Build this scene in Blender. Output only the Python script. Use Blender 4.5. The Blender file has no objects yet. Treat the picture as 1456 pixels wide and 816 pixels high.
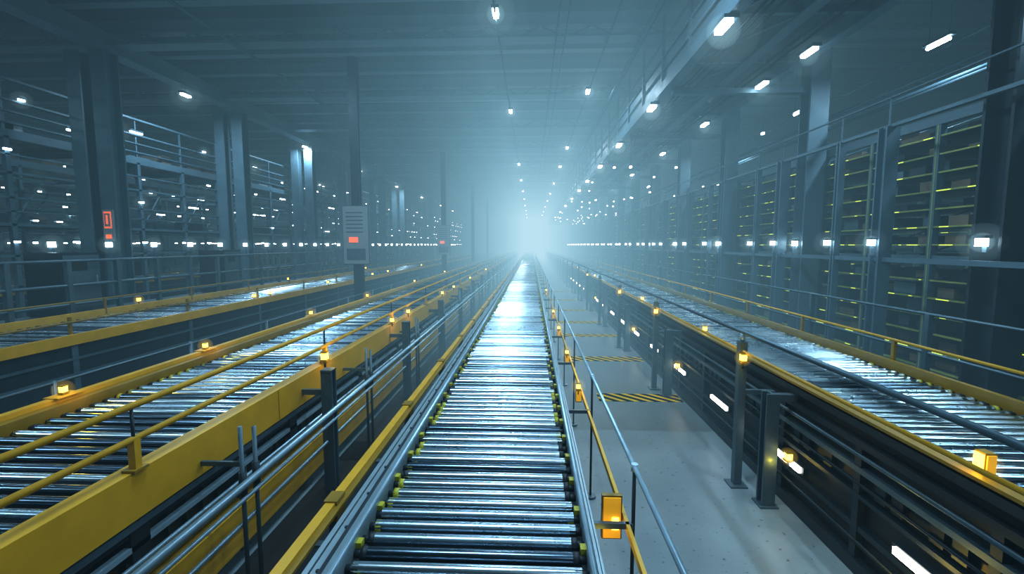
import bpy, math, random
from mathutils import Vector
random.seed(7)
scene = bpy.context.scene
COL = scene.collection
H = 2.3

# ---------------------------------------------------------------- materials
def new_mat(name):
    m = bpy.data.materials.new(name); m.use_nodes = True
    return m, m.node_tree, m.node_tree.nodes["Principled BSDF"]

def paint(name, col, rough=0.4, metal=0.0, var=0.25, scale=6.0, bump=0.0, spec=0.5, rvar=0.15):
    m, nt, b = new_mat(name)
    tc = nt.nodes.new("ShaderNodeTexCoord")
    n = nt.nodes.new("ShaderNodeTexNoise"); n.inputs["Scale"].default_value = scale
    n.inputs["Detail"].default_value = 3
    nt.links.new(tc.outputs["Object"], n.inputs["Vector"])
    mr = nt.nodes.new("ShaderNodeMix"); mr.data_type = 'RGBA'
    mr.inputs[6].default_value = (*[c*(1-var) for c in col], 1)
    mr.inputs[7].default_value = (*[min(1, c*(1+var)) for c in col], 1)
    nt.links.new(n.outputs["Fac"], mr.inputs[0])
    nt.links.new(mr.outputs[2], b.inputs["Base Color"])
    mp = nt.nodes.new("ShaderNodeMapRange")
    mp.inputs["To Min"].default_value = max(0.03, rough-rvar)
    mp.inputs["To Max"].default_value = min(1, rough+rvar)
    nt.links.new(n.outputs["Fac"], mp.inputs["Value"])
    nt.links.new(mp.outputs[0], b.inputs["Roughness"])
    b.inputs["Metallic"].default_value = metal
    b.inputs["Specular IOR Level"].default_value = spec
    return m

def emis(name, col, strength, sample=False):
    m, nt, b = new_mat(name)
    b.inputs["Base Color"].default_value = (*col, 1)
    b.inputs["Emission Color"].default_value = (*col, 1)
    b.inputs["Emission Strength"].default_value = strength
    if not sample:
        m.cycles.emission_sampling = 'NONE'
    return m

YEL = paint("yellow_paint", (0.58, 0.31, 0.010), 0.42, 0.0, 0.25, 5)
YELD = paint("dark_yellow_paint", (0.24, 0.14, 0.006), 0.4, 0.0, 0.3, 8)  # darker yellow for the right beam, curbs and small fittings
OLIVE = paint("olive_bearing_plastic", (0.42, 0.38, 0.02), 0.4, 0, 0.3, 20)
STEEL = paint("galvanised_steel", (0.34, 0.48, 0.58), 0.34, 0.5, 0.2, 9, rvar=0.08)
ALU = paint("aluminium_profile", (0.30, 0.40, 0.46), 0.34, 0.5, 0.15, 9, rvar=0.08)
GALV = paint("grey_painted_steel", (0.085, 0.135, 0.17), 0.4, 0.4, 0.25, 5)
RACK = paint("blue_grey_rack_steel", (0.08, 0.14, 0.185), 0.5, 0.2, 0.25, 3)
DARK = paint("dark_steel", (0.016, 0.028, 0.040), 0.42, 0.4, 0.35, 4)
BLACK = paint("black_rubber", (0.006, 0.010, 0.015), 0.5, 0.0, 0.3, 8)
ROL1 = paint("chrome_roller", (0.62, 0.75, 0.84), 0.22, 1.0, 0.08, 14, rvar=0.03)
ROL2 = paint("brushed_roller", (0.36, 0.48, 0.58), 0.28, 1.0, 0.1, 14, rvar=0.04)
ROL3 = paint("dark_roller", (0.11, 0.165, 0.22), 0.22, 1.0, 0.1, 14, rvar=0.04)
CEIL = paint("ceiling_deck", (0.025, 0.042, 0.058), 0.6, 0.1, 0.3, 1.5)
BEAM = paint("ceiling_beam_paint", (0.14, 0.20, 0.245), 0.55, 0.1, 0.3, 1.5)
WALL = paint("wall_panel", (0.05, 0.07, 0.09), 0.6, 0.1, 0.2, 1.5)
CARD = paint("cardboard", (0.17, 0.125, 0.08), 0.8, 0, 0.35, 3)
SIGNW = paint("sign_board_white", (0.26, 0.29, 0.31), 0.5, 0, 0.1, 3)
SHELF = paint("shelf_beam_paint", (0.30, 0.34, 0.08), 0.45, 0.1, 0.3, 4)
LW = emis("lamp_white", (0.66, 0.9, 1.0), 30)
LW2 = emis("small_lamp_white", (0.60, 0.86, 1.0), 16)
LT = emis("tube_lamp_warm", (1.0, 0.95, 0.83), 9)
LY = emis("beacon_yellow", (1.0, 0.80, 0.10), 4)
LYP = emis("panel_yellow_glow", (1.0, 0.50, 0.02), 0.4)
LR = emis("sign_red_glow", (1.0, 0.16, 0.05), 0.9)
LG = emis("shelf_edge_glow", (0.62, 0.76, 0.08), 1.4)  # light on the shelf edges put in as glowing strips

def concrete():
    m, nt, b = new_mat("polished_concrete")
    tc = nt.nodes.new("ShaderNodeTexCoord")
    n = nt.nodes.new("ShaderNodeTexNoise"); n.inputs["Scale"].default_value = 0.9; n.inputs["Detail"].default_value = 8
    n2 = nt.nodes.new("ShaderNodeTexNoise"); n2.inputs["Scale"].default_value = 22; n2.inputs["Detail"].default_value = 3
    for q in (n, n2): nt.links.new(tc.outputs["Object"], q.inputs["Vector"])
    r = nt.nodes.new("ShaderNodeValToRGB")
    r.color_ramp.elements[0].position = 0.3; r.color_ramp.elements[0].color = (0.14, 0.195, 0.225, 1)
    r.color_ramp.elements[1].position = 0.75; r.color_ramp.elements[1].color = (0.235, 0.30, 0.335, 1)
    nt.links.new(n.outputs["Fac"], r.inputs[0])
    r2 = nt.nodes.new("ShaderNodeValToRGB")
    r2.color_ramp.elements[0].position = 0.27; r2.color_ramp.elements[0].color = (0.35, 0.35, 0.35, 1)
    r2.color_ramp.elements[1].position = 0.36; r2.color_ramp.elements[1].color = (1, 1, 1, 1)
    nt.links.new(n2.outputs["Fac"], r2.inputs[0])
    mx = nt.nodes.new("ShaderNodeMix"); mx.data_type = 'RGBA'; mx.blend_type = 'MULTIPLY'; mx.inputs[0].default_value = 1
    nt.links.new(r.outputs[0], mx.inputs[6]); nt.links.new(r2.outputs[0], mx.inputs[7])
    nt.links.new(mx.outputs[2], b.inputs["Base Color"])
    mp = nt.nodes.new("ShaderNodeMapRange"); mp.inputs["To Min"].default_value = 0.28; mp.inputs["To Max"].default_value = 0.55
    nt.links.new(n.outputs["Fac"], mp.inputs[0]); nt.links.new(mp.outputs[0], b.inputs["Roughness"])
    return m
CONC = concrete()

def hazard():
    m, nt, b = new_mat("hazard_stripes")
    tc = nt.nodes.new("ShaderNodeTexCoord"); s = nt.nodes.new("ShaderNodeSeparateXYZ")
    nt.links.new(tc.outputs["Object"], s.inputs[0])
    a = nt.nodes.new("ShaderNodeMath"); a.operation = 'ADD'
    nt.links.new(s.outputs[0], a.inputs[0]); nt.links.new(s.outputs[1], a.inputs[1])
    mu = nt.nodes.new("ShaderNodeMath"); mu.operation = 'MULTIPLY'; mu.inputs[1].default_value = 5.0
    nt.links.new(a.outputs[0], mu.inputs[0])
    f = nt.nodes.new("ShaderNodeMath"); f.operation = 'FRACT'; nt.links.new(mu.outputs[0], f.inputs[0])
    g = nt.nodes.new("ShaderNodeMath"); g.operation = 'GREATER_THAN'; g.inputs[1].default_value = 0.55
    nt.links.new(f.outputs[0], g.inputs[0])
    mx = nt.nodes.new("ShaderNodeMix"); mx.data_type = 'RGBA'
    mx.inputs[6].default_value = (0.002, 0.002, 0.002, 1); mx.inputs[7].default_value = (0.95, 0.60, 0.02, 1)
    nt.links.new(g.outputs[0], mx.inputs[0]); nt.links.new(mx.outputs[2], b.inputs["Base Color"])
    b.inputs["Roughness"].default_value = 0.9; b.inputs["Specular IOR Level"].default_value = 0.0
    return m
HAZ = hazard()

# ---------------------------------------------------------------- mesh builder
class MB:
    def __init__(s):
        s.v = []; s.f = []; s.m = []; s.sm = []; s.mats = []
    def mi(s, mat):
        if mat not in s.mats: s.mats.append(mat)
        return s.mats.index(mat)
    def box(s, x0, x1, y0, y1, z0, z1, mat):
        b = len(s.v); k = s.mi(mat)
        s.v += [(x0,y0,z0),(x1,y0,z0),(x1,y1,z0),(x0,y1,z0),(x0,y0,z1),(x1,y0,z1),(x1,y1,z1),(x0,y1,z1)]
        for q in ((0,3,2,1),(4,5,6,7),(0,1,5,4),(1,2,6,5),(2,3,7,6),(3,0,4,7)):
            s.f.append(tuple(b+i for i in q)); s.m.append(k); s.sm.append(False)
    def cyl(s, p0, p1, r, mat, n=8, caps=True, r2=None):
        p0 = Vector(p0); p1 = Vector(p1); d = (p1-p0).normalized()
        up = Vector((0,0,1)) if abs(d.z) < 0.9 else Vector((1,0,0))
        a = d.cross(up).normalized(); c = d.cross(a)
        b = len(s.v); k = s.mi(mat)
        for p, rr in ((p0, r), (p1, r if r2 is None else r2)):
            for i in range(n):
                t = 2*math.pi*i/n
                s.v.append(tuple(p + a*(rr*math.cos(t)) + c*(rr*math.sin(t))))
        for i in range(n):
            j = (i+1) % n
            s.f.append((b+i, b+n+i, b+n+j, b+j)); s.m.append(k); s.sm.append(True)
        if caps:
            s.f.append(tuple(b+i for i in range(n))); s.m.append(k); s.sm.append(False)
            s.f.append(tuple(b+n+i for i in reversed(range(n)))); s.m.append(k); s.sm.append(False)
    def sphere(s, cx, cy, cz, r, mat, nu=12, nv=7):
        b = len(s.v); k = s.mi(mat)
        s.v.append((cx, cy, cz+r))
        for j in range(1, nv):
            t = math.pi*j/nv
            for i in range(nu):
                p = 2*math.pi*i/nu
                s.v.append((cx+r*math.sin(t)*math.cos(p), cy+r*math.sin(t)*math.sin(p), cz+r*math.cos(t)))
        s.v.append((cx, cy, cz-r)); last = len(s.v)-1
        for i in range(nu):
            i2 = (i+1) % nu
            s.f.append((b, b+1+i, b+1+i2)); s.m.append(k); s.sm.append(True)
            for j in range(nv-2):
                a0 = b+1+j*nu
                s.f.append((a0+i, a0+nu+i, a0+nu+i2, a0+i2)); s.m.append(k); s.sm.append(True)
            a0 = b+1+(nv-2)*nu
            s.f.append((a0+i, last, a0+i2)); s.m.append(k); s.sm.append(True)
    def ibeam(s, cx, cy, z0, z1, w, d, mat, t=0.03):
        s.box(cx-w/2, cx+w/2, cy-d/2, cy-d/2+t, z0, z1, mat)
        s.box(cx-w/2, cx+w/2, cy+d/2-t, cy+d/2, z0, z1, mat)
        s.box(cx-t/2, cx+t/2, cy-d/2+t, cy+d/2-t, z0, z1, mat)
    def build(s, name, parent=None):
        me = bpy.data.meshes.new(name); me.from_pydata(s.v, [], s.f)
        for m in s.mats: me.materials.append(m)
        me.polygons.foreach_set("material_index", s.m)
        me.polygons.foreach_set("use_smooth", s.sm)
        me.update()
        o = bpy.data.objects.new(name, me); COL.objects.link(o)
        if parent: o.parent = parent
        return o

def empty(name):
    e = bpy.data.objects.new(name, None); COL.objects.link(e); e.empty_display_size = 0.3
    return e

Y0, Y1 = -1.5, 80.0

# ---------------------------------------------------------------- room shell
def slab(name, x0, x1, y0, y1, z0, z1, mat):
    m = MB(); m.box(x0, x1, y0, y1, z0, z1, mat); return m.build(name)
XL, XR, YB, YF = -26, 15, -6, 92
CZ = 7.7
slab("floor", XL, XR, YB, YF, -0.2, 0, CONC)
slab("wall_left", XL-0.2, XL, YB, YF, 0, CZ, WALL)
slab("wall_right", XR, XR+0.2, YB, YF, 0, CZ, WALL)
slab("wall_back", XL, XR, YB-0.2, YB, 0, CZ, WALL)
slab("wall_front", XL, XR, YF, YF+0.2, 0, CZ, WALL)
slab("ceiling", XL, XR, YB, YF, CZ, CZ+0.2, CEIL)
cb = MB()
y = -5.0; i = 0
while y < YF:
    cb.box(XL, XR, y-0.03, y+0.03, CZ-0.30, CZ, BEAM)
    cb.box(XL, XR, y-0.12, y+0.12, CZ-0.32, CZ-0.29, BEAM)
    if i % 3 == 0:
        cb.box(XL, XR, y-0.2, y+0.2, CZ-0.62, CZ-0.57, BEAM)
        if y < 45:
            x = -16.0
            while x < 9:
                cb.cyl((x, y, CZ-0.58), (x+0.6, y, CZ-0.30), 0.022, BEAM, 5, False)
                cb.cyl((x+0.6, y, CZ-0.30), (x+1.2, y, CZ-0.58), 0.022, BEAM, 5, False)
                x += 1.2
    y += 1.35; i += 1
for x in (-19, -10.3, 6.0):
    cb.box(x-0.12, x+0.12, YB, YF, CZ-0.75, CZ-0.32, BEAM)
    cb.box(x-0.2, x+0.2, YB, YF, CZ-0.78, CZ-0.74, BEAM)
cb.build("ceiling_beams")
cp = MB()
for x, z, r in ((0.55, 7.0, 0.02), (0.75, 7.0, 0.015), (1.74, 7.0, 0.02), (-0.75, 7.0, 0.02), (2.5, 6.95, 0.06), (-7, 7.0, 0.04)):
    cp.cyl((x, YB, z), (x, YF, z), r, GALV, 8)
cp.build("ceiling_conduits")

# ---------------------------------------------------------------- conveyors
def rollers(xa, xb, zc, r, pitch, y0, y1, parent, caps=True, wts=(0.42, 0.28, 0.30)):
    m = MB(); y = y0
    while y < y1:
        n = 18 if y < 8 else (12 if y < 25 else 8)
        mat = random.choices((ROL1, ROL2, ROL3), wts)[0]
        dz = random.uniform(-0.003, 0.003)
        m.cyl((xa+0.03, y, zc+dz), (xb-0.03, y, zc+dz), r, mat, n, caps=False)
        if caps and y < 30:
            for xe, s in ((xa, 1), (xb, -1)):
                m.cyl((xe, y, zc), (xe+s*0.045, y, zc), r*0.62, BLACK, 8)
                m.cyl((xe+s*0.03, y, zc), (xe+s*0.058, y, zc), r*1.04, OLIVE if random.random() < 0.4 else BLACK, 10)
        y += pitch
    return m.build("rollers", parent)

def main_conveyor():
    e = empty("roller_conveyor")
    xa, xb, zt = -0.757, 0.24, 1.0
    rollers(xa, xb, zt-0.03, 0.030, 0.095, 0.4, Y1, e)
    f = MB()
    for xi, s in ((xa, -1), (xb, 1)):
        w = 0.15 if s < 0 else 0.06
        def bx(a, b, z0, z1, mat):
            lo, hi = sorted((xi+s*a, xi+s*b)); f.box(lo, hi, Y0, Y1, z0, z1, mat)
        bx(0.0, 0.012, 0.84, 1.03, ALU)
        bx(0.012, w*0.42, 1.0, 1.012, ALU)
        bx(w*0.42, w*0.47, 0.98, 1.03, DARK)
        bx(w*0.47, w*0.78, 0.985, 1.0, ALU)
        bx(w*0.78, w*0.84, 0.96, 0.99, DARK)
        bx(w*0.84, w, 0.80, 1.0, ALU)
        f.cyl((xi+s*0.012, Y0, 1.035), (xi+s*0.012, Y1, 1.035), 0.012, STEEL, 8)
    f.box(xa, xb, Y0, Y1, 0.80, 0.82, BLACK)
    f.build("side_frame", e)
    k = MB(); y = 1.0
    while y < 30:
        k.box(xa-0.002, xa+0.024, y-0.02, y+0.02, 0.985, 1.01, OLIVE)
        k.box(xb-0.024, xb+0.002, y-0.02, y+0.02, 0.985, 1.01, OLIVE)
        k.cyl((xa-0.09, y+0.1, 1.0), (xa-0.09, y+0.1, 1.008), 0.008, DARK, 6)
        y += 0.285
    k.build("bearing_brackets", e)
    l = MB(); y = 1.4
    while y < 60:
        for x in (xa-0.08, xb+0.02):
            l.box(x-0.03, x+0.03, y-0.03, y+0.03, 0.0, 0.82, GALV)
            l.box(x-0.07, x+0.07, y-0.07, y+0.07, 0.0, 0.012, GALV)
        l.box(xa-0.05, xb, y-0.02, y+0.02, 0.3, 0.35, GALV)
        y += 2.1
    l.box(xa-0.07, xa-0.05, Y0, Y1, 0.45, 0.80, DARK)
    l.box(xb+0.0, xb+0.02, Y0, Y1, 0.42, 0.80, DARK)
    l.cyl((xb+0.06, Y0, 0.72), (xb+0.06, Y1, 0.72), 0.015, STEEL, 8)
    l.build("support_legs", e)
    b = MB()
    b.box(-1.035, -0.985, Y0, Y1, 0.93, 1.0, YEL)
    b.box(-0.985, -0.955, Y0, Y1, 0.97, 0.985, YELD)
    y = 0.8
    while y < 40:
        b.box(-1.03, -0.99, y-0.03, y+0.03, 0.0, 0.94, GALV)
        b.box(-0.99, -0.90, y-0.02, y+0.02, 0.86, 0.90, GALV)
        b.box(-1.045, -0.975, y-0.05, y+0.05, 0.90, 1.008, YELD)
        y += 1.4
    b.build("bumper_rail", e)
main_conveyor()

GLOW = []
def beacon(m, x, y, z, s=1.0):
    """small yellow signal lamp: base, glowing lens, cap and bracket"""
    s *= 0.40
    m.box(x-0.05*s, x+0.05*s, y-0.06*s, y+0.06*s, z-0.075*s, z-0.04*s, YELD)
    m.box(x-0.04*s, x+0.04*s, y-0.045*s, y+0.045*s, z-0.04*s, z+0.06*s, LY)
    m.box(x-0.05*s, x+0.05*s, y-0.055*s, y+0.055*s, z+0.06*s, z+0.075*s, YELD)
    m.box(x-0.015*s, x+0.015*s, y-0.015*s, y+0.015*s, z-0.18*s, z-0.075*s, DARK)
    if y < 12: GLOW.append((x, y, z, 0.08+0.004*y))

YL = []
def ypoint(x, y, z, e=1.2):
    YL.append((x, y, z, e))

def left_conveyor():
    e = empty("roller_conveyor")
    xa, xb = -3.5, -2.2
    rollers(xa, xb, 1.02, 0.030, 0.11, 0.3, Y1, e, True, (0.3, 0.3, 0.4))
    f = MB()
    f.box(-2.12, -2.095, Y0, Y1, 0.84, 1.10, YEL)
    f.box(-2.20, -2.12, Y0, Y1, 1.085, 1.10, YEL)
    f.box(-2.20, -2.12, Y0, Y1, 0.84, 0.855, YELD)
    f.box(-2.205, -2.19, Y0, Y1, 0.90, 1.05, DARK)
    f.box(-3.62, -3.52, Y0, Y1, 0.95, 1.10, YELD)
    f.box(-3.66, -3.60, Y0, Y1, 1.10, 1.135, YEL)
    f.box(xa, xb, Y0, Y1, 0.83, 0.84, BLACK)
    f.box(-2.11, -2.08, Y0, Y1, 0.12, 0.42, YEL)
    f.box(-2.22, -2.11, Y0, Y1, 0.405, 0.42, YEL)
    f.box(-2.14, -2.11, Y0, Y1, 0.78, 0.82, GALV)
    f.box(-2.16, -2.12, Y0, Y1, 0.66, 0.69, STEEL)
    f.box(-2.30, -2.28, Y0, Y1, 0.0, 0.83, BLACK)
    f.box(-2.16, -2.13, Y0, Y1, 0.48, 0.51, GALV)
    f.cyl((-2.12, Y0, 0.58), (-2.12, Y1, 0.58), 0.014, STEEL, 8)
    f.cyl((-2.14, Y0, 0.75), (-2.14, Y1, 0.75), 0.012, BLACK, 6)
    f.box(-3.6, -3.58, Y0, Y1, 0.2, 0.95, DARK)
    y = 0.6
    while y < 20:
        f.box(-2.096, -2.0925, y-0.004, y+0.004, 0.845, 1.095, YELD)
        y += 3.0
    f.build("side_beams", e)
    l = MB(); y = 0.2
    while y < 70:
        for x in (-2.2, -3.56):
            l.box(x-0.035, x+0.035, y-0.05, y+0.05, 0.0, 0.84, GALV)
        l.box(-3.56, -2.2, y-0.03, y+0.03, 0.55, 0.62, DARK)
        for j in range(9):
            yy = y+0.15+0.15*j
            l.box(-2.28, -2.25, yy-0.01, yy+0.01, 0.43, 0.83, DARK)
        y += 1.5
    y = 1.7
    while y < 25:
        l.cyl((-2.26, y, 0.58), (-2.26, y+0.32, 0.58), 0.07, DARK, 12)
        l.cyl((-2.26, y+0.32, 0.58), (-2.26, y+0.38, 0.58), 0.05, GALV, 12)
        l.box(-2.28, -2.12, y+0.5, y+0.62, 0.6, 0.78, BLACK)
        y += 1.6
    l.build("support_legs", e)
    g = MB()
    for z in (1.27, 1.45):
        g.cyl((-2.11, Y0, z), (-2.11, Y1, z), 0.018, YEL, 10)
    y = 0.0
    while y < 60:
        g.box(-2.13, -2.09, y-0.02, y+0.02, 1.115, 1.27, YEL)
        g.box(-2.15, -2.075, y-0.045, y+0.045, 1.10, 1.115, YELD)
        g.cyl((-2.11, y, 1.10), (-2.11, y, 1.45), 0.009, DARK, 6)
        y += 2.25
    y = 4.0
    while y < 60:
        g.ibeam(-1.85, y, 0, 1.16, 0.10, 0.10, GALV, 0.02)
        g.box(-1.90, -1.80, y-0.055, y+0.055, 1.155, 1.17, GALV)
        g.box(-2.10, -1.85, y-0.02, y+0.02, 0.93, 0.98, GALV)
        g.box(-1.93, -1.77, y-0.08, y+0.08, 0, 0.015, GALV)
        y += 2.6
    y = 0.5
    while y < 60:
        for d_ in (0, 0.14):
            g.cyl((-1.83, y+d_, 0), (-1.83, y+d_, 1.16-d_*0.4), 0.014, GALV, 8)
            g.cyl((-1.83, y+d_, 0.68), (-1.83, y+d_, 0.86), 0.024, DARK, 8)
        g.box(-2.1, -1.83, y-0.01, y+0.01, 0.9, 0.93, GALV)
        y += 2.2
    for x, z, r_ in ((-1.79, 0.80, 0.024), (-1.79, 0.71, 0.014), (-1.86, 0.50, 0.014)):
        g.cyl((x, Y0, z), (x, Y1, z), r_, STEEL, 12)
    g.build("guard_rails", e)
    b = MB()
    for y in (4.45, 6.7, 7.6, 10.6, 12.2, 15.5, 21):
        beacon(b, -2.09, y, 1.17, 1.6 if y < 5 else 1.3)
        if y < 9: ypoint(-1.98, y, 1.2)
    for y in (3.3, 4.85, 7.3, 9.9, 14, 19):
        beacon(b, -3.63, y, 1.18, 1.1)
        b.box(-3.69, -3.57, y-0.10, y+0.10, 1.135, 1.142, YEL)
        if y < 6: ypoint(-3.45, y, 1.24)
    b.build("signal_beacons", e)
left_conveyor()

def far_left_conveyor(x0, x1, z, yend):
    e = empty("roller_conveyor")
    rollers(x0+0.1, x1-0.1, z-0.08, 0.030, 0.12, 2.0, yend, e, False, (0.3, 0.3, 0.4))
    f = MB()
    f.box(x1-0.06, x1, 0.5, yend, z-0.13, z, YEL)
    f.box(x1-0.1, x1-0.06, 0.5, yend, z-0.9, z-0.13, DARK)
    for q in (0.3, 0.5, 0.75):
        f.box(x1-0.06, x1-0.03, 0.5, yend, z-q-0.03, z-q, GALV)
    f.box(x0, x0+0.06, 0.5, yend, z-0.16, z+0.04, YEL)
    f.box(x0+0.1, x1-0.1, 0.5, yend, z-0.2, z-0.18, BLACK)
    f.cyl((x1-0.03, 0.5, z+0.16), (x1-0.03, yend, z+0.16), 0.013, YELD, 8)
    f.cyl((x0+0.03, 0.5, z+0.22), (x0+0.03, yend, z+0.22), 0.015, YELD, 8)
    y = 1.5
    while y < yend-1:
        for x in (x0+0.05, x1-0.08):
            f.box(x-0.04, x+0.04, y-0.04, y+0.04, 0, z-0.15, GALV)
            f.box(x-0.015, x+0.015, y-0.015, y+0.015, z-0.05, z+0.22, YELD)
        y += 2.0
    f.build("frame", e)
    b = MB()
    for y in (9.3, 9.9, 12.8, 16.5, 18.3, 24):
        beacon(b, x1-0.03, y, z+0.07, 1.4)
    for y in (8.2, 13.5, 20):
        beacon(b, x0+0.03, y, z+0.11, 1.4)
    b.build("signal_beacons", e)
far_left_conveyor(-7.4, -5.8, 1.16, Y1)
far_left_conveyor(-14.4, -13.2, 1.15, 60)

def right_conveyor():
    e = empty("roller_conveyor")
    xa, xb = 2.42, 3.66
    rollers(xa, xb, 1.02, 0.030, 0.10, 0.6, Y1, e, True, (0.55, 0.28, 0.17))
    f = MB()
    f.box(2.27, 2.40, Y0, Y1, 1.085, 1.12, YELD)
    f.box(2.27, 2.30, Y0, Y1, 1.03, 1.10, DARK)
    f.box(2.385, 2.41, Y0, Y1, 0.9, 1.06, DARK)
    f.box(xa, xb, Y0, Y1, 0.86, 0.88, BLACK)
    f.box(3.68, 3.73, Y0, Y1, 0.95, 1.12, YELD)
    f.cyl((3.76, Y0, 1.32), (3.76, Y1, 1.32), 0.014, YEL, 10)
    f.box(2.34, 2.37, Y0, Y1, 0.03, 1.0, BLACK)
    f.box(2.28, 2.34, Y0, Y1, 0.90, 0.95, DARK)
    f.box(2.28, 2.34, Y0, Y1, 0.72, 0.76, GALV)
    f.box(2.28, 2.34, Y0, Y1, 0.54, 0.57, DARK)
    f.box(2.29, 2.34, Y0, Y1, 0.30, 0.34, DARK)
    f.box(2.27, 2.34, Y0, Y1, 0.0, 0.10, DARK)
    f.cyl((2.29, Y0, 0.84), (2.29, Y1, 0.84), 0.016, GALV, 8)
    f.cyl((2.29, Y0, 0.64), (2.29, Y1, 0.64), 0.012, DARK, 8)
    f.cyl((2.29, Y0, 0.22), (2.29, Y1, 0.22), 0.016, DARK, 8)
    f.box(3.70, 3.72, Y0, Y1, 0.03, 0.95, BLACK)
    f.build("body", e)
    l = MB(); y = 0.3
    while y < 60:
        l.box(2.285, 2.335, y-0.03, y+0.03, 0.1, 0.9, DARK)
        for j in range(5):
            if random.random() < 0.7:
                yy = y+0.15+0.14*j
                l.box(2.30, 2.335, yy, yy+0.09, 0.60, 0.71, BLACK if j % 2 else DARK)
        y += 0.95
    y = 3.95
    while y < 60:
        l.ibeam(2.09, y, 0, 1.02, 0.11, 0.11, GALV, 0.02)
        l.box(2.09, 2.30, y-0.03, y+0.03, 0.95, 1.01, GALV)
        l.box(2.01, 2.17, y-0.08, y+0.08, 0, 0.015, GALV)
        y += 2.95
    l.build("support_legs", e)
    g = MB(); y = 1.33
    while y < 60:
        g.box(1.945, 2.015, y-0.035, y+0.035, 0, 1.40, GALV)
        g.cyl((1.98, y, 1.40), (1.98, y, 1.48), 0.022, STEEL, 10)
        g.box(1.90, 2.06, y-0.08, y+0.08, 0, 0.015, GALV)
        g.box(2.015, 2.28, y-0.02, y+0.02, 0.9, 0.94, GALV)
        y += 2.95
    g.cyl((1.98, Y0, 1.49), (1.98, Y1, 1.49), 0.02, GALV, 12)
    g.cyl((1.98, Y0, 1.31), (1.98, Y1, 1.31), 0.013, YEL, 12)
    y = 1.6
    while y < 40:
        g.box(3.745, 3.775, y-0.02, y+0.02, 1.1, 1.32, YELD)
        y += 1.6
    for z in (1.05, 1.5): g.cyl((4.6, Y0, z), (4.6, Y1, z), 0.018, GALV, 8)
    y = 1.0
    while y < 60:
        g.box(4.57, 4.63, y-0.03, y+0.03, 0, 1.5, GALV); y += 2.2
    g.build("guard_rails", e)
    b = MB()
    for y in [2.5+1.42*i for i in range(18)]:
        b.box(2.235, 2.275, y-0.25, y+0.25, 0.41, 0.475, DARK)
        b.box(2.215, 2.235, y-0.22, y+0.22, 0.42, 0.465, LT)
    for y in (4.28, 7.23, 10.18, 16):
        beacon(b, 1.96, y-0.07, 1.26, 1.4)
        beacon(b, 2.2, y-0.45, 0.50, 1.4)
        if y < 11: ypoint(1.86, y-0.15, 1.25)
    for y in (6.2, 9.7, 12, 17, 23):
        beacon(b, 2.36, y, 1.165, 1.3)
    b.box(2.33, 2.385, 2.34, 2.40, 1.12, 1.235, YELD)
    b.box(2.322, 2.33, 2.345, 2.395, 1.13, 1.225, LY)
    b.box(2.335, 2.38, 2.332, 2.34, 1.13, 1.225, LYP)
    GLOW.append((2.34, 2.35, 1.18, 0.09))
    ypoint(2.10, 3.9, 0.42, 2.0); ypoint(2.10, 6.9, 0.42, 1.6); ypoint(2.26, 2.36, 1.2, 0.6); ypoint(2.05, 2.6, 0.45, 2.2)
    b.build("signal_lamps", e)
right_conveyor()

def centre_rail():
    e = empty("guard_railing")
    g = MB()
    g.cyl((0.55, Y0, 1.13), (0.55, Y1, 1.13), 0.013, STEEL, 12)
    g.box(0.51, 0.53, Y0, Y1, 0.78, 0.82, YEL)
    y = 2.33
    while y < 60:
        g.cyl((0.55, y, 0), (0.55, y, 1.14), 0.010, DARK, 10)
        g.cyl((0.55, y, 0), (0.55, y, 0.02), 0.05, GALV, 10)
        g.cyl((0.55, y, 1.11), (0.55, y, 1.15), 0.018, STEEL, 10)
        g.box(0.26, 0.55, y-0.012, y+0.012, 0.79, 0.82, GALV)
        y += 1.67
    g.build("rails", e)
    b = MB()
    b.box(0.395, 0.505, 2.40, 2.43, 0.68, 0.93, YELD)
    b.box(0.403, 0.497, 2.392, 2.40, 0.69, 0.92, LYP)
    b.box(0.45, 0.485, 2.386, 2.392, 0.74, 0.81, LY)
    for y in (4.4, 5.85, 7.6, 9.5, 14):
        b.box(0.445, 0.505, y, y+0.02, 0.75, 0.87, YELD)
        b.box(0.45, 0.50, y-0.006, y, 0.76, 0.86, LYP)
        beacon(b, 0.47, y, 0.91, 1.1)
        if y < 7: ypoint(0.62, y, 0.95)
    ypoint(0.38, 2.25, 0.72, 0.35)
    b.build("signal_panels", e)
centre_rail()

hz = MB()
for y, x0 in ((6.76, 1.02), (9.1, 0.8), (11.5, 0.75), (13.5, 0.75), (16, 0.75), (19, 0.75), (22.5, 0.75)):
    hz.box(x0, 2.24, y-0.17, y+0.17, 0.0, 0.006, HAZ)
hz.build("hazard_floor_markings")

m = MB()
m.box(-2.05, -1.08, Y0, Y1, 0.0, 0.03, BLACK)  # dark sheet added over the bright floor to darken this gap
m.box(-1.70, -1.45, Y0, Y1, 0.03, 0.10, DARK)
m.box(-1.40, -1.32, Y0, Y1, 0.03, 0.16, DARK)
y = 0.5
while y < 40:
    m.box(-1.72, -1.43, y-0.03, y+0.03, 0.03, 0.115, GALV)
    m.box(-1.40, -1.20, y+0.4, y+0.75, 0.03, 0.22, DARK)
    y += 1.3
m.build("dark_sheet_and_trunking")

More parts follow.
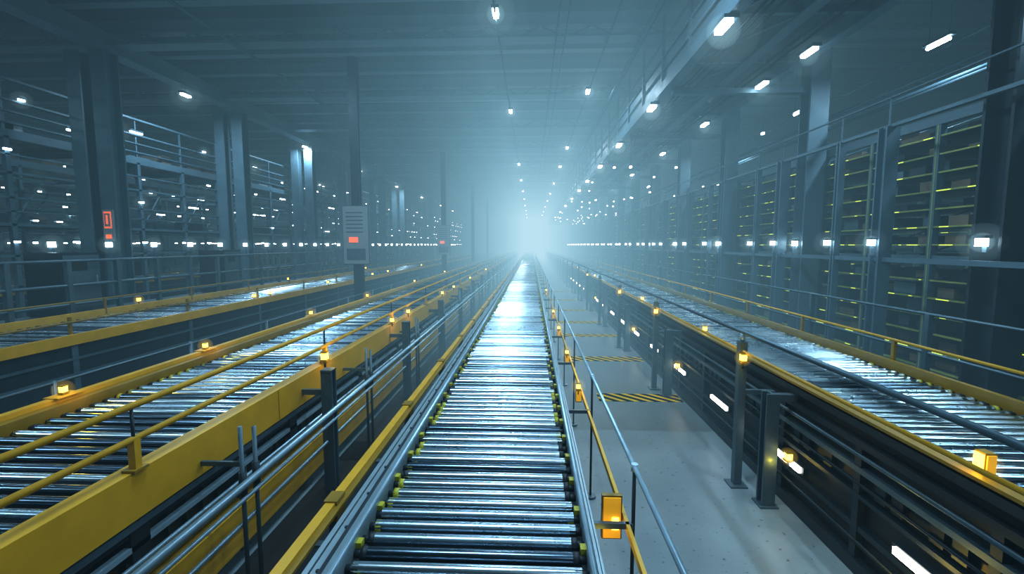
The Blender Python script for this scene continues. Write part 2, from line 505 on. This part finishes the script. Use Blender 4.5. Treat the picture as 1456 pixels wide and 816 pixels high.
# ---------------------------------------------------------------- poles with sign boards
for yy in (12, 24, 36, 48):
    e = empty("steel_column")
    m = MB()
    m.box(-4.71, -4.49, yy-0.11, yy+0.11, 0.03, CZ-0.62, DARK)
    m.box(-4.73, -4.47, yy-0.03, yy+0.03, 0.03, CZ-0.62, DARK)
    m.box(-4.85, -4.35, yy-0.25, yy+0.25, 0, 0.03, GALV)
    m.build("shaft", e)
    if yy < 30:
        s = MB()
        s.box(-4.93, -4.27, yy-0.17, yy-0.14, 1.80, 3.30, SIGNW)
        s.box(-4.95, -4.25, yy-0.14, yy-0.11, 1.78, 3.32, GALV)
        s.box(-4.78, -4.54, yy-0.18, yy-0.17, 2.36, 2.50, LR)
        for k in range(6):
            s.box(-4.85, -4.40, yy-0.175, yy-0.17, 2.62+k*0.10, 2.65+k*0.10, GALV)
        s.box(-4.85, -4.35, yy-0.175, yy-0.17, 1.9, 2.2, GALV)
        s.build("notice_board", e)

# ---------------------------------------------------------------- left mezzanine racks
BIGGLOW = []; LAMPGLOW = []
def left_mezz():
    e = empty("mezzanine_racking")
    m = MB(); lam = MB()
    for xf in (-11.6, -15.5, -19.5):
        for z, t, mat in ((1.35, .05, RACK), (2.05, .05, RACK), (2.75, .06, RACK), (3.05, .03, RACK), (3.35, .04, RACK), (3.9, .05, RACK), (4.3, .03, RACK),
                          (4.75, .2, RACK), (5.0, .03, RACK), (5.25, .03, RACK), (5.5, .04, RACK), (5.95, .05, RACK)):
            m.box(xf-0.05, xf+0.05, 2, 85, z-t/2, z+t/2, mat)
        y = 3.0
        while y < 80:
            m.box(xf-0.05, xf+0.05, y-0.05, y+0.05, 0, 4.7, RACK)
            m.box(xf-0.02, xf+0.02, y-0.02, y+0.02, 4.7, 5.95, RACK)
            m.box(xf-1.6, xf, y-0.04, y+0.04, 4.5, 4.64, RACK)
            m.box(xf-1.6, xf, y-0.03, y+0.03, 2.7, 2.76, RACK)
            m.box(xf-1.6, xf, y-0.03, y+0.03, 3.86, 3.9, RACK)
            m.cyl((xf, y, 2.75), (xf, y+0.8, 3.9), 0.018, RACK, 5, False)
            y += 1.7 if xf > -12 else 2.6
        m.box(xf-1.8, xf-0.05, 2, 85, 4.66, 4.72, DARK)
        m.box(xf-1.6, xf-0.05, 2, 85, 2.72, 2.75, DARK)
        y = 4.0
        while y < 75:
            for z, p in ((2.42, 0.8), (4.45, 0.6), (5.6, 0.45), (3.6, 0.5), (5.2, 0.4), (3.1, 0.4)):
                if random.random() < p:
                    yy = y+random.uniform(-.5, .5); hl = random.choice((0.05, 0.06, 0.07, 0.2))
                    lam.box(xf+0.06, xf+0.12, yy-hl-.02, yy+hl+.02, z-0.035, z+0.02, GALV)
                    lam.box(xf+0.07, xf+0.115, yy-hl, yy+hl, z-0.075, z-0.035, LW2)
                    if yy < 26 and random.random() < 0.3: LAMPGLOW.append((xf+0.1, yy, z-0.05, 0.2))
            y += 1.2
    y = 5.2
    while y < 60:
        lam.box(-9.93, -9.87, y-0.03, y+0.03, 0.0, 2.25, RACK)
        lam.box(-9.94, -9.86, y-0.05, y+0.05, 2.25, 2.36, LW2)
        lam.box(-9.95, -9.85, y-0.06, y+0.06, 2.36, 2.39, GALV)
        if y < 26: LAMPGLOW.append((-9.9, y, 2.3, 0.22))
        y += 1.28
    m.build("frames", e); lam.build("strip_lamps", e)
    b = MB()
    for i in range(300):
        xf = random.choice((-12.4, -16.3, -20.2)); y = random.uniform(3, 60); z = random.choice((1.37, 2.75, 4.72, 4.72))
        w = random.uniform(.3, .9); h = random.uniform(.25, .5)
        b.box(xf-0.4, xf+0.35, y, y+w, z, z+h, random.choice((CARD, RACK, DARK, SIGNW)))
    b.build("stored_cartons", e)
left_mezz()

for i, yy in enumerate((5.9, 11.0, 16.1, 21.2, 26.3, 31.4, 36.5, 46.7, 57)):
    e = empty("building_column")
    m = MB()
    m.ibeam(-10.3, yy, 0.03, CZ-0.78, 0.38, 0.38, RACK, 0.04)
    m.ibeam(-10.95, yy, 0.03, CZ-0.78, 0.34, 0.34, RACK, 0.04)
    m.box(-10.8, -9.9, yy-0.35, yy+0.35, 0, 0.03, GALV)
    m.build("shaft", e)
    if i == 1:
        s = MB()
        s.box(-10.42, -10.16, yy-0.25, yy-0.20, 2.38, 3.15, SIGNW)
        s.box(-10.38, -10.20, yy-0.26, yy-0.25, 2.70, 3.1, LR)
        s.box(-10.36, -10.22, yy-0.27, yy-0.26, 2.74, 3.06, SIGNW)
        s.box(-10.31, -10.27, yy-0.28, yy-0.27, 2.80, 3.02, LR)
        s.box(-10.36, -10.22, yy-0.26, yy-0.25, 2.45, 2.55, LR)
        s.build("fire_point_sign", e)

w = MB()
for z in (2.0, 1.55, 1.2):
    w.cyl((-8.5, 3, z), (-8.5, 19, z), 0.03, GALV, 8)
y = 3.0
while y <= 19.01:
    w.box(-8.54, -8.46, y-0.04, y+0.04, 0, 2.0, GALV); y += 1.0
w.box(-9.6, -8.46, 3, 19, 0.85, 0.93, GALV)
for y in (3.1, 7, 11, 15, 18.9):
    w.box(-9.6, -9.5, y-.05, y+.05, 0, 0.86, GALV)
w.build("walkway_railing")
for yy in (8.5, 13.0):
    m = MB()
    m.box(-9.45, -8.75, yy-0.4, yy+0.4, 0.94, 2.15, DARK)
    m.box(-8.75, -8.73, yy-0.36, yy+0.36, 1.0, 2.1, GALV)
    m.box(-8.73, -8.70, yy+0.25, yy+0.28, 1.5, 1.7, STEEL)
    m.box(-8.74, -8.725, yy-0.2, yy+0.1, 1.8, 2.0, BLACK)
    m.build("control_cabinet")
w = MB()
for z in (1.1, 0.7): w.cyl((-4.15, Y0, z), (-4.15, 70, z), 0.014, GALV, 8)
y = 0.5
while y < 60:
    w.cyl((-4.15, y, 0), (-4.15, y, 1.12), 0.02, GALV, 8); y += 1.6
w.build("aisle_railing")

# ---------------------------------------------------------------- right storage racks
def right_rack(x0, depth, y0, y1):
    e = empty("storage_rack")
    m = MB()
    top = 4.25
    y = y0; bay = 1.38
    while y < y1:
        for x in (x0, x0+depth):
            m.box(x-0.05, x+0.05, y-0.045, y+0.045, 0, top, RACK)
        m.box(x0-0.055, x0-0.05, y-0.01, y+0.01, 0.2, top, SHELF)
        for k in range(9):
            z = 0.3+k*0.47
            m.cyl((x0, y, z), (x0+depth, y, z+0.4), 0.012, RACK, 4, False)
        y += bay
    lv = [0.35+0.28*k for k in range(14)]
    for z in lv:
        for x in (x0-0.02, x0+depth):
            m.box(x-0.02, x+0.02, y0, y1, z-0.025, z, SHELF)
        m.box(x0, x0+depth, y0, y1, z-0.012, z-0.002, DARK)
    m.box(x0-0.06, x0+0.06, y0, y1, top-0.1, top+0.05, RACK)
    m.box(x0-0.03, x0+0.03, y0, y1, 2.05, 2.13, RACK)
    m.build("frame", e)
    t = MB(); b = MB()
    y = y0
    while y < min(y1, 45):
        for z in lv:
            for q in range(3):
                if random.random() < 0.55:
                    a = y+0.1+0.4*q+random.uniform(0, 0.2); t.box(x0-0.045, x0-0.04, a, a+random.uniform(.03, .28), z-0.020, z-0.008, LG)
            yy = y+0.1
            while yy < y+bay-0.35:
                wd = random.uniform(.22, .5)
                if random.random() < 0.65:
                    b.box(x0+random.uniform(.06, .3), x0+depth-0.1, yy, min(yy+wd, y+bay-0.07), z+0.001, z+random.uniform(.1, .21), random.choice((CARD, CARD, DARK, GALV)))
                yy += wd+0.05
        y += bay
    t.build("lit_edge_strips", e); b.build("cardboard_boxes", e)
right_rack(6.35, 1.1, 2.0, 80)
right_rack(9.5, 1.1, 2.0, 60)

def right_columns():
    yy = 6.1; i = 0
    while yy < 75:
        e = empty("building_column"); m = MB()
        m.ibeam(6.0, yy, 0.03, CZ-0.78, 0.38, 0.40, RACK if i else DARK, 0.04)
        m.box(5.7, 6.3, yy-0.3, yy+0.3, 0, 0.03, GALV)
        if i: m.box(3.0, 6.0, yy-0.08, yy+0.08, 5.5, 5.62, RACK)
        m.build("shaft", e)
        s = MB()
        s.box(5.71, 5.81, yy-0.09, yy+0.09, 2.38, 2.42, GALV)
        s.box(5.73, 5.79, yy-0.06, yy+0.06, 2.28, 2.38, LW)
        s.box(5.80, 5.83, yy-0.03, yy+0.03, 2.2, 2.42, GALV)
        s.build("bracket_lamp", e)
        if yy < 30: LAMPGLOW.append((5.76, yy, 2.33, 0.26))
        yy += 4.15; i += 1
right_columns()
m = MB()
y = 7.6; i = 0
while y < 70:
    w_ = 0.10 if i % 2 == 0 else 0.055
    m.ibeam(5.62, y, 0, 4.15, 2*w_, 2*w_, RACK, 0.03)
    m.box(5.43, 5.51, y-0.04, y+0.04, 2.29, 2.38, LW2)
    m.box(5.42, 5.57, y-0.05, y+0.05, 2.38, 2.41, GALV)
    m.box(5.61, 5.63, y-0.01, y+0.01, 4.15, 4.6, RACK)
    if y < 26: LAMPGLOW.append((5.46, y, 2.34, 0.22))
    y += 1.9 if i % 2 else 1.1; i += 1
m.box(5.58, 5.66, 2, 75, 4.12, 4.17, RACK)
m.box(5.58, 5.66, 2, 75, 2.03, 2.10, RACK)
m.box(5.60, 5.64, 2, 75, 4.58, 4.60, RACK)
m.build("frame_posts")

def gantry():
    e = empty("overhead_gantry"); m = MB()
    for x in (2.95, 4.0, 5.0):
        m.box(x-0.06, x+0.06, Y0, 80, 5.66, 5.90, RACK)
        m.box(x-0.10, x+0.10, Y0, 80, 5.64, 5.67, RACK)
    m.box(2.95, 5.0, Y0, 80, 5.90, 5.94, DARK)
    for z in (6.2, 6.5, 6.85):
        m.cyl((2.95, Y0, z), (2.95, 80, z), 0.025, RACK, 8)
        m.cyl((5.0, Y0, z), (5.0, 80, z), 0.02, RACK, 8)
    m.box(2.98, 3.3, Y0, 80, 5.94, 6.5, RACK)
    m.box(3.4, 3.8, Y0, 80, 6.0, 6.12, STEEL)
    m.box(4.2, 4.8, Y0, 80, 6.0, 6.35, RACK)
    for x in (3.2, 3.3, 3.45, 4.3, 4.45):
        m.cyl((x, Y0, 5.62), (x, 80, 5.62), 0.02, DARK, 6)
    y = 0.0
    while y < 75:
        m.box(2.92, 2.98, y-0.03, y+0.03, 5.9, CZ-0.3, RACK)
        m.box(4.97, 5.03, y-0.03, y+0.03, 5.9, CZ-0.3, RACK)
        m.box(2.95, 5.0, y-0.04, y+0.04, 5.68, 5.80, RACK)
        m.cyl((4.0, y, 5.70), (2.95, y+1.8, 5.70), 0.025, RACK, 6, False)
        y += 1.8
    for x, z in ((7.6, 5.3), (7.75, 5.3), (8.4, 6.3), (6.6, 5.1)):
        m.cyl((x, Y0, z), (x, 80, z), 0.035, RACK, 8)
    m.build("structure", e)
    l = MB()
    for y in (3.2, 7.3, 11.4, 15.5, 19.6, 24, 28, 33, 39, 46, 55):
        l.box(2.78, 3.0, y-0.25, y+0.25, 5.58, 5.64, GALV)
        l.box(2.82, 2.94, y-0.2, y+0.2, 5.53, 5.58, LW)
        if y < 40: BIGGLOW.append((2.88, y, 5.5, 0.9 if y < 9 else 0.8))
    for y in (4.5, 8.3, 9.9, 13, 17, 22, 27, 34):
        l.box(4.65, 4.8, y-0.22, y+0.22, 5.58, 5.64, GALV)
        l.box(4.68, 4.77, y-0.18, y+0.18, 5.54, 5.58, LW)
        if y < 30: BIGGLOW.append((4.73, y, 5.5, 0.55))
    for y in (1.5, 5.0, 8.5, 12.6, 17, 22, 28, 36):
        l.cyl((7.0, y-0.22, 5.75), (7.0, y+0.22, 5.75), 0.03, LW, 10)
        l.box(6.95, 7.05, y-0.28, y+0.28, 5.79, 5.84, GALV)
        l.cyl((7.0, y-0.2, 5.8), (7.0, y-0.2, CZ-0.3), 0.01, GALV, 6)
        l.cyl((7.0, y+0.2, 5.8), (7.0, y+0.2, CZ-0.3), 0.01, GALV, 6)
    for i in range(60):
        y = random.uniform(13, 60); x = random.choice((3.0, 5.0, 5.3, 6.4, 9.0)); z = random.uniform(4.4, 5.5)
        l.box(x-0.03, x+0.03, y-0.05, y+0.05, z-0.025, z+0.025, LW2)
        l.cyl((x, y, z+0.02), (x, y, 5.7), 0.006, DARK, 4, False)
    l.build("lamps", e)
gantry()

# ---------------------------------------------------------------- ceiling lamps
e = empty("ceiling_lamps"); m = MB()
def clamp_(x, y, z=7.05, ln=0.16, w=0.05, g=0.7):
    m.box(x-w-0.03, x+w+0.03, y-ln-0.03, y+ln+0.03, z, z+0.07, GALV)
    m.box(x-w, x+w, y-ln, y+ln, z-0.05, z, LW)
    m.cyl((x, y, z+0.07), (x, y, CZ-0.3), 0.012, GALV, 6)
    if y < 45 and y > 4: BIGGLOW.append((x, y, z-0.03, g))
for y in (2.5, 9.8, 16.7, 27.4, 34, 41, 48, 56, 64, 72, 80): clamp_(-0.75, y)
for y in (7.0, 14.7, 22.9, 28.3, 36, 43, 50, 58, 66, 74): clamp_(1.74, y)
for y in (6.0, 13.6, 20.8, 27.5, 35, 43, 52, 60): clamp_(-10.3, y, 6.75)
for y in (9, 18, 27, 36, 48): clamp_(-16.5, y, 6.9)
m.build("fixtures", e)

def area(x, y, z, sx, sy, energy, col=(0.50, 0.80, 1.0)):
    d = bpy.data.lights.new("ceiling_area", 'AREA'); d.shape = 'RECTANGLE'; d.size = sx; d.size_y = sy
    d.energy = energy; d.color = col
    o = bpy.data.objects.new("ceiling_area", d); o.location = (x, y, z); o.parent = e; COL.objects.link(o)
area(-0.75, 2.5, 6.98, 1.6, 0.3, 270)  # wide unseen light added over the near conveyor for streaks on its rollers
for y in (9.8, 16.7, 27.4, 41): area(-0.75, y, 6.99, 0.10, 0.32, 210)
for y in (-2, 7.0, 14.7, 22.9, 36): area(1.74, y, 6.99, 0.10, 0.32, 180)
for y in (-1, 6.0, 13.6, 20.8, 35): area(-10.3, y, 6.69, 0.10, 0.32, 230)
for y in (3.2, 7.3, 11.4, 19.6): area(2.88, y, 5.52, 0.12, 0.4, 75)
for y in (3.0, 9.0): area(-6.2, y, 6.9, 0.12, 0.5, 120)  # lights without fixtures, added to brighten the left rollers
for y in (1.5, 5.0, 8.5, 17): area(7.0, y, 5.70, 0.12, 0.44, 90)  # near out-of-view ones added for bright reflections on the right rollers
for y in (9, 27): area(-16.5, y, 6.84, 0.12, 0.32, 200)

e = empty("signal_lamp_lights")
for x, y, z, en in YL:
    d = bpy.data.lights.new("beacon_light", 'POINT'); d.energy = en*1.3; d.color = (1, 0.68, 0.06); d.shadow_soft_size = 0.04
    o = bpy.data.objects.new("beacon_light", d); o.location = (x, y, z); o.parent = e; COL.objects.link(o)

# ---------------------------------------------------------------- haze volumes that glow by themselves, lamp-lit air put in as emission
def glow_haze_mat(name, ems, absb):
    m = bpy.data.materials.new(name); m.use_nodes = True; nt = m.node_tree; nt.nodes.clear()
    out = nt.nodes.new("ShaderNodeOutputMaterial")
    em = nt.nodes.new("ShaderNodeEmission")
    mxv = max(ems); em.inputs[0].default_value = (*[c/mxv for c in ems], 1); em.inputs[1].default_value = mxv
    if absb:
        ab = nt.nodes.new("ShaderNodeVolumeAbsorption"); mx = max(absb)*1.0001
        ab.inputs["Density"].default_value = mx
        ab.inputs["Color"].default_value = (*[1-c/mx for c in absb], 1)
        ad = nt.nodes.new("ShaderNodeAddShader")
        nt.links.new(em.outputs[0], ad.inputs[0]); nt.links.new(ab.outputs[0], ad.inputs[1])
        nt.links.new(ad.outputs[0], out.inputs["Volume"])
    else:
        nt.links.new(em.outputs[0], out.inputs["Volume"])
    m.cycles.homogeneous_volume = True
    m.cycles.emission_sampling = 'NONE'
    return m
hz = empty("emissive_haze")
_hk = 0
def haze(name, x0, x1, y0, e_, absb):
    global _hk
    _hk += 1; q = 0.01*_hk
    b = MB(); b.box(x0, x1, y0, YF-0.05-q, q, CZ-q, glow_haze_mat(name, (0.33*e_, 0.75*e_, 1.0*e_), absb)); return b.build(name, hz)
def A(k): return (0.22*k, 0.50*k, 0.62*k)
haze("haze_glow_room", XL+0.05, XR-0.05, YB+0.05, 0.0030, (0.013, 0.018, 0.020))
haze("haze_glow_bay", -7.5, 8.5, 4.0, 0.0055, A(0.0055))
haze("haze_glow_lane", -4.2, 5.2, 4.5, 0.0085, A(0.0085))
haze("haze_glow_inner", -2.6, 3.5, 5.0, 0.0105, A(0.0105))
haze("haze_glow_core", -1.4, 2.2, 5.5, 0.0115, A(0.0125))  # nested boxes add up to a brighter central glow, all from volume emission
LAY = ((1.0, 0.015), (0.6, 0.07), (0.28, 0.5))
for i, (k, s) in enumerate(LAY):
    g = glow_haze_mat("lamp_halo_glow_%d" % i, (0.5*s, 0.85*s, 1.0*s), None)  # halo spheres added around lamps, their glow put into volume emission
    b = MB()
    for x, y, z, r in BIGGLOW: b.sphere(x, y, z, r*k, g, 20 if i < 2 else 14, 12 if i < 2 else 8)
    b.build("lamp_halo_glow", hz)
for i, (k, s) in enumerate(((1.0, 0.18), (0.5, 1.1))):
    g = glow_haze_mat("wall_lamp_halo_glow_%d" % i, (0.5*s, 0.85*s, 1.0*s), None)  # same added glow spheres for the small wall and rail lamps
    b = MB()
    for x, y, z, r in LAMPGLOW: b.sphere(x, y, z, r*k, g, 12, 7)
    b.build("wall_lamp_halo_glow", hz)
g = glow_haze_mat("beacon_halo_glow", (1.2, 0.8, 0.06), None)  # yellow halo glow of the beacons, added as emissive spheres
b = MB()
for x, y, z, r in GLOW: b.sphere(x, y, z, r*0.8, g, 12, 7)
b.build("beacon_halo_glow", hz)

# ---------------------------------------------------------------- world, camera
wd = bpy.data.worlds.new("world"); scene.world = wd; wd.use_nodes = True
wd.node_tree.nodes["Background"].inputs[0].default_value = (0.01, 0.015, 0.02, 1)
wd.node_tree.nodes["Background"].inputs[1].default_value = 0.2
cd = bpy.data.cameras.new("camera"); cd.lens = 16; cd.sensor_width = 36; cd.clip_start = 0.05; cd.clip_end = 300
co = bpy.data.objects.new("camera", cd); COL.objects.link(co)
co.location = (0, 0, H)
co.rotation_euler = (math.radians(90-5.3), 0, math.radians(2.4))
scene.camera = co
scene.view_settings.view_transform = 'Standard'
scene.view_settings.look = 'None'
scene.view_settings.exposure = 0.12
scene.view_settings.gamma = 0.90
